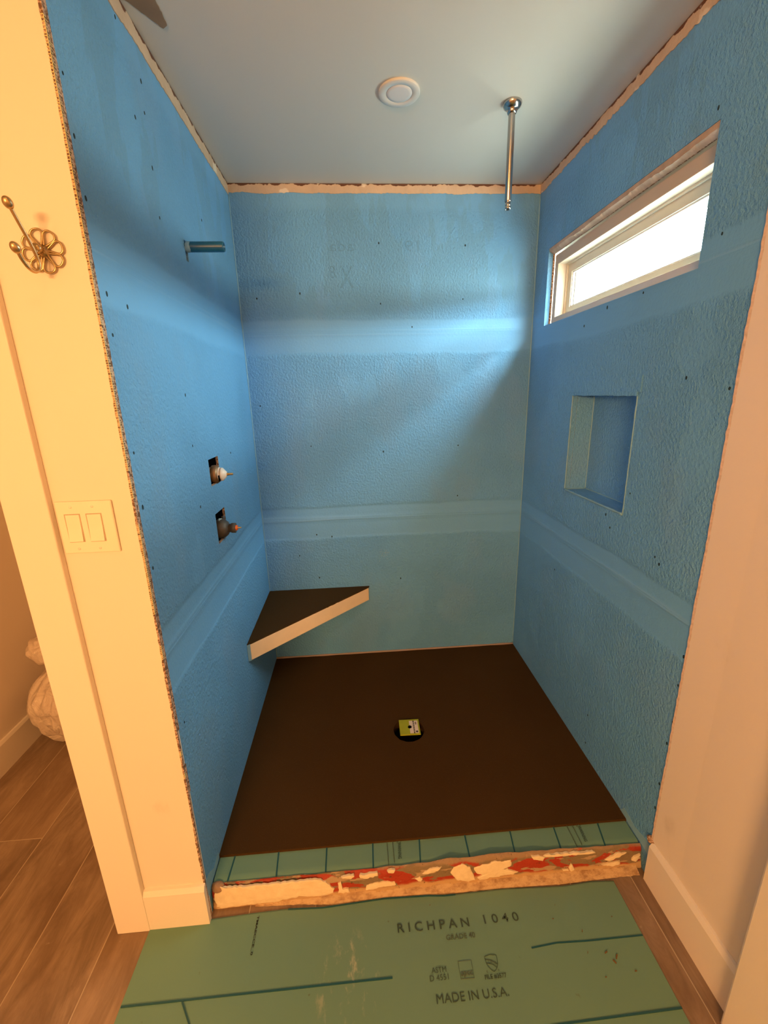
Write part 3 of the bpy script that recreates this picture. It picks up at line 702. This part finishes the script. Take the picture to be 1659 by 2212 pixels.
obj('logo_frame', bm, M_INKSOFT, sheet)
text('logo_print', 'spcc', (.034, .014), M_INKSOFT, sheet, (.7595, -1.4735, ZT), FX, FY, bold=.03)
bm = bmesh.new()
sh = catmull([(.837, -1.432, zz), (.846, -1.4305, zz), (.854, -1.429, zz), (.862, -1.4305, zz), (.871, -1.432, zz), (.8715, -1.444, zz), (.868, -1.456, zz), (.855, -1.467, zz), (.842, -1.456, zz), (.8375, -1.444, zz), (.837, -1.432, zz)], 4)
sweep(bm, sh[:-1], .00065, 5, True); sweep(bm, [(.838, -1.439, zz), (.855, -1.442, zz), (.870, -1.453, zz)], .0006, 5); sweep(bm, [(.838, -1.447, zz), (.855, -1.451, zz), (.866, -1.460, zz)], .0006, 5)
obj('shield_logo', bm, M_INK, sheet)
text('logo_print', 'UPC', (.022, .006), M_INKSOFT, sheet, (.844, -1.4465, ZT), (1, -.25, 0), (.25, 1, 0))
text('logo_print', 'c', (.004, .005), M_INKSOFT, sheet, (.833, -1.468, ZT), FX, FY); text('logo_print', '®', (.005, .005), M_INK, sheet, (.866, -1.4675, ZT), FX, FY)
# bits of debris on the sheet
M_CRUMB = simple('brown_crumb', (.16, .09, .03), .9)
for (x, y, l, a) in ((1.075, -1.36, .004, 0), (1.15, -1.40, .006, 1), (1.19, -1.455, .009, .4), (1.21, -1.478, .010, 2.1), (1.216, -1.470, .012, .9), (1.14, -1.45, .004, 1), (1.25, -1.50, .006, 0), (1.26, -1.37, .003, 0), (1.10, -1.325, .003, 1), (.70, -1.29, .002, 0), (1.16, -1.505, .004, 0)):
    bm = bmesh.new(); prism(bm, 2, jag([(x, y), (x + l * math.cos(a), y + l * math.sin(a)), (x + l * math.cos(a) - l * .3 * math.sin(a), y + l * math.sin(a) + l * .3 * math.cos(a)), (x - l * .3 * math.sin(a), y + l * .3 * math.cos(a))], .002, .0008), ZS, ZT + .001); obj('debris_speck', bm, M_CRUMB, sheet)

# ================================================================== CEILING THINGS
cl = empty('ceiling_light'); tag(cl, 'round white recessed downlight, switched off, in the shower ceiling', 'ceiling light')
T = Matrix.Translation((.713, -.608, H)) @ Matrix.Diagonal((1, 1, -1, 1))
bm = bmesh.new(); lathe(bm, [(.0665, 0), (.0665, .005), (.065, .0066), (.0435, .0058), (.0420, .0042), (.0415, .004)], 64, T); obj('trim_ring', bm, M_LAMP, cl, True)
bm = bmesh.new(); lathe(bm, [(.0418, .0040), (.0405, .0058), (.030, .0064), (0, .0066)], 64, T); obj('lens', bm, M_LENS, cl, True)

ra = empty('ceiling_shower_arm'); tag(ra, 'bare metal pipe hanging from a round flange in the shower ceiling', 'shower arm')
T = Matrix.Translation((1.100, -.565, H)) @ Matrix.Diagonal((1, 1, -1, 1))
bm = bmesh.new(); lathe(bm, [(.0315, 0), (.032, .004), (.029, .011), (.0205, .018), (.0165, .020), (.0165, .026), (.0135, .031), (.0105, .031)], 48, T); obj('flange', bm, M_CHROME, ra, True)
bm = bmesh.new(); lathe(bm, [(.0114, .02), (.0114, .285), (.0098, .288)], 32, T); obj('pipe', bm, M_CHROME, ra, True)
bm = bmesh.new(); lathe(bm, [(.0088, .286), (.0078, .289), (.0078, .293), (.0094, .294), (.0094, .300), (.0078, .301), (.0098, .303), (.0098, .311), (.007, .311), (.0066, .300), (0, .300)], 32, T); obj('threaded_end', bm, M_CHROME, ra, True)

bm = bmesh.new(); prism(bm, 2, jag([(.0, -.93), (0.02, -0.908), (0.049, -0.866), (0.071, -0.832), (0.086, -0.843), (0.087, -0.887), (0.088, -0.96), (.02, -.99)], .008, .0025, 3), H - .0025, H + .0002)
tag(obj('torn_paper_patch', bm, M_TORN), 'pointed brown torn paper patch on the ceiling at the left', 'torn patch')

# ================================================================== LEFT WALL FITTINGS
AY, AZ = -.660, 1.9865
sa = empty('shower_arm_stub'); tag(sa, 'short blue-coated pipe stub sticking out high on the left wall', 'pipe stub')
bm = bmesh.new(); lathe(bm, [(.0155, -.07), (.0155, .119), (.0145, .1225), (.0115, .1225), (.011, .09), (0, .09)], 40, rotm((1, 0, 0), (0, AY, AZ))); obj('pipe', bm, M_PIPEBLUE, sa, True)
bm = bmesh.new(); lathe(bm, [(.0157, .001), (.0165, .004), (.0163, .012), (.0157, .016)], 24, rotm((1, 0, 0), (0, AY, AZ)))
for v in bm.verts: v.co.x += .004 * noise.noise(v.co * 120)
obj('putty_collar', bm, M_SEAL, sa, True)
bm = bmesh.new(); lathe(bm, [(0, -.06), (.008, -.06), (.008, .02), (0, .021)], 20, rotm((0, 0, -1), (-.016, -.663, 1.975))); obj('copper_pipe', bm, M_COPPER, sa, True)

def valve(yc, zc_, kind):
    t = empty('shower_valve')
    X1 = rotm((1, 0, 0), (0, yc, zc_))
    if kind == 0:
        tag(t, 'upper bronze shower valve with white cap in a rough wall cut-out', 'shower valve', 'shower valves in the left wall')
        bm = bmesh.new(); lathe(bm, [(0, -.09), (.026, -.09), (.028, -.03), (.028, -.012)], 36, X1); box(bm, -.08, -.014, yc - .071, yc - .02, zc_ - .026, zc_ + .028); obj('body', bm, M_BRONZE, t, True)
        bm = bmesh.new(); lathe(bm, [(.028, -.018), (.0345, -.014), (.0355, -.002), (.032, .004), (.029, .009), (.0, .009)], 40, X1); obj('collar_ring', bm, M_BRONZE, t, True)
        bm = bmesh.new(); lathe(bm, [(.022, .007), (.0265, .009), (.0265, .013), (.022, .014), (.022, .017), (.0255, .018), (.0245, .023), (.017, .030), (.010, .037), (.006, .038), (0, .038)], 32, X1); obj('white_cap', bm, M_WHITEPL, t, True)
        bm = bmesh.new(); box(bm, .0135, .0165, yc - .0295, yc + .0, zc_ - .022, zc_ + .0); obj('cap_slot_shade', bm, M_SHADE, t)  # black box painted as the shade in the cap's slot
        bm = bmesh.new(); lathe(bm, [(.0055, .034), (.0055, .045), (.0042, .046), (.0045, .060), (.0, .061)], 16, X1); obj('stem', bm, M_BRASS, t, True)
    else:
        tag(t, 'lower dark shower valve with orange tip in a rough wall cut-out', 'shower valve', 'shower valves in the left wall')
        bm = bmesh.new(); lathe(bm, [(0, -.09), (.022, -.09), (.022, -.03), (.022, -.02)], 36, X1); box(bm, -.085, -.022, yc - .073, yc - .01, zc_ + .010, zc_ + .034); box(bm, -.085, -.022, yc - .062, yc - .01, zc_ - .022, zc_ - .004); obj('body', bm, M_BRONZE, t, True)
        bm = bmesh.new(); lathe(bm, [(.022, -.024), (.035, -.022), (.039, -.014), (.038, -.002), (.033, .008), (.026, .016), (.017, .021), (0, .021)], 40, X1)
        for v in bm.verts: v.co += .0015 * noise.noise_vector(v.co * 90)
        obj('dome', bm, M_DARKVALVE, t, True)
        bm = bmesh.new(); lathe(bm, [(.0165, .016), (.0165, .030), (.0195, .031), (.0195, .046), (.0165, .047), (0, .047)], 28, X1); obj('sleeve', bm, M_DARKVALVE, t, True)
        bm = bmesh.new(); lathe(bm, [(.0105, .046), (.0105, .052), (.008, .054), (0, .054)], 20, X1); obj('orange_tip', bm, M_ORANGE, t, True)
        bm = bmesh.new(); lathe(bm, [(.0035, .052), (.0035, .064), (.002, .068), (0, .068)], 12, X1); obj('stem', bm, M_BRASS, t, True)
        bm = bmesh.new(); box(bm, -.006, .001, yc + .012, yc + .022, zc_ + .036, zc_ + .046); obj('screw_tab', bm, M_CHROME, t)
    return t
valve(-.650, 1.232, 0); valve(-.650, 1.020, 1)
# rough raw lining of the two cut-outs (part of the wall)
bm = bmesh.new()
for (a0, a1, b0, b1) in HL[1:]:
    for (ya, yb, za, zb) in ((a1 - .002, a1 + .0005, b0, b1), (a0, a1, b0 - .0005, b0 + .003)):
        box(bm, -.0088, -.0008, ya, yb, za, zb)
obj('cutout_lining', bm, M_GYP, wall_left)

# ================================================================== SWITCH AND HOOK
YF = -DF - .0008
sw = empty('light_switch'); tag(sw, 'cream double rocker light switch on the front wall', 'light switch')
bm = bmesh.new(); prism(bm, 1, [(-.172, 1.1575), (-.0455, 1.1575), (-.0455, 1.284), (-.172, 1.284)], YF - .006, YF + .0005)
obj('plate', bm, M_SWITCH, sw, bevel=.003)
M_GAP_SHADE = simple('switch_gap_shade', (.48, .36, .25), .6)  # darker cream, shade of the gap around each rocker put into colour
for x0_, x1_ in ((-.1545, -.1195), (-.1065, -.0715)):
    obj('rocker_gap_shade', bx(x0_, x1_, YF - .0068, YF - .004, 1.186, 1.2545), M_GAP_SHADE, sw)
    bm = bmesh.new(); pr = [(YF - .005, 1.188), (YF - .0105, 1.188), (YF - .0078, 1.220), (YF - .0070, 1.2525), (YF - .005, 1.2525)]
    prism(bm, 0, pr, x0_ + .002, x1_ - .002); obj('rocker', bm, M_SWITCH, sw, bevel=.0006)
    for z in (1.1695, 1.271):
        bm = bmesh.new(); lathe(bm, [(.0032, 0), (.003, .0012), (0, .0016)], 14, rotm((0, -1, 0), ((x0_ + x1_) / 2, YF - .0058, z))); obj('screw', bm, M_TRIM, sw, True)

hk = empty('wall_hook'); tag(hk, 'antique brass double wall hook with flower backplate', 'wall hook')
HC = Vector((-.0790, -DF - .0045, 1.795))
def hp(u, v, o=0): return HC + Vector((u, -o, v))
bm = bmesh.new()
for k in range(8):
    a = 2 * PI * k / 8 + .20; pts = []
    for (r, w) in ((.010, -.10), (.020, -.235), (.029, -.275), (.0345, -.245), (.0385, -.14), (.0395, 0), (.0385, .14), (.0345, .245), (.029, .275), (.020, .235), (.010, .10)):
        pts.append(hp(r * math.cos(a + w * 1.33), r * math.sin(a + w * 1.33), .001))
    sweep(bm, catmull(pts, 4), .0021, 8)
obj('flower_backplate', bm, M_BRASS, hk, True)
bm = bmesh.new(); lathe(bm, [(.0125, -.002), (.0125, .002), (.008, .005), (.0065, .010), (.0085, .014), (.0095, .019), (.0075, .024), (0, .026)], 28, rotm((0, -1, 0), HC)); obj('hub', bm, M_BRASS, hk, True)
bm = bmesh.new(); rod = catmull([hp(.001, .050, .069), hp(.0015, .030, .056), hp(.002, .008, .041), hp(.002, -.012, .029), hp(.001, -.028, .023), hp(.0, -.040, .026), hp(-.001, -.046, .038), hp(-.001, -.043, .053), hp(-.001, -.032, .066), hp(0, -.022, .074)], 8)
sweep(bm, rod, .0033, 12); sweep(bm, [hp(.0, -.002, .018), hp(.001, -.010, .027)], .0038, 10); obj('hook_rod', bm, M_BRASS, hk, True)
for (u, v, o, dr) in ((.001, .056, .073, Vector((0, -.55, .8))), (0, -.017, .078, Vector((0, -.6, .75)))):
    bm = bmesh.new(); lathe(bm, [(0, -.010)] + [(.0082 * math.sin(PI * k / 12), -.0105 * math.cos(PI * k / 12)) for k in range(1, 12)] + [(0, .0105)], 20, rotm(dr, hp(u, v, o))); obj('ball_end', bm, M_BRASS, hk, True)

# ================================================================== PLASTIC BAG behind the partition
bag = empty('plastic_bag'); tag(bag, 'crumpled cloudy plastic bag on the floor behind the wall stub', 'plastic bag')
bc = Vector((-.885, -.375, ZC))
bm = bmesh.new(); nu, nv = 128, 72; rows = []
for j in range(nv + 1):
    t = j / nv; z = .41 * t
    prof = .190 * (.50 + .50 * math.sin(PI / 2 * min(1, t / .60))) * (1 - max(0, (t - .60) / .40) ** 2.0 * .72) * min(1, t / .03 + .4)
    row = []
    for i in range(nu):
        a = 2 * PI * i / nu; fold = noise.noise(Vector((math.cos(a) * 3.2, math.sin(a) * 3.2, t * 1.2))) * .22 + abs(noise.noise(Vector((math.cos(a) * 8, math.sin(a) * 8, t * 2.2)))) * .20 - .06 + .05 * noise.noise(Vector((a * 6, t * 9, 2)))
        r = prof * (1 + fold); row.append(bm.verts.new((bc.x + r * math.cos(a), bc.y + r * math.sin(a), ZC + .002 + z + .012 * noise.noise(Vector((a * 3, t * 6, 0))) * min(1, t * 5))))
    rows.append(row)
for a, b in zip(rows, rows[1:]):
    for i in range(nu): bm.faces.new((a[i], a[(i + 1) % nu], b[(i + 1) % nu], b[i]))
bm.faces.new(rows[0][::-1]); bm.faces.new(rows[-1]); obj('bag_body', bm, M_BAG, bag, True)
bm = bmesh.new(); bmesh.ops.create_icosphere(bm, subdivisions=5, radius=.068, matrix=Matrix.Translation((-.965, -.39, ZC + .485)))
for v in bm.verts:
    d_ = v.co - Vector((-.965, -.39, ZC + .485)); v.co += d_.normalized() * (.022 * noise.noise(v.co * 14) + .018 * abs(noise.noise(v.co * 30)))
    if d_.z < 0: v.co.x = -.955 + (v.co.x + .955) * (1 + d_.z * 5); v.co.y = -.41 + (v.co.y + .41) * (1 + d_.z * 5); v.co.z += d_.z * .4
obj('bag_neck', bm, M_BAG, bag, True)
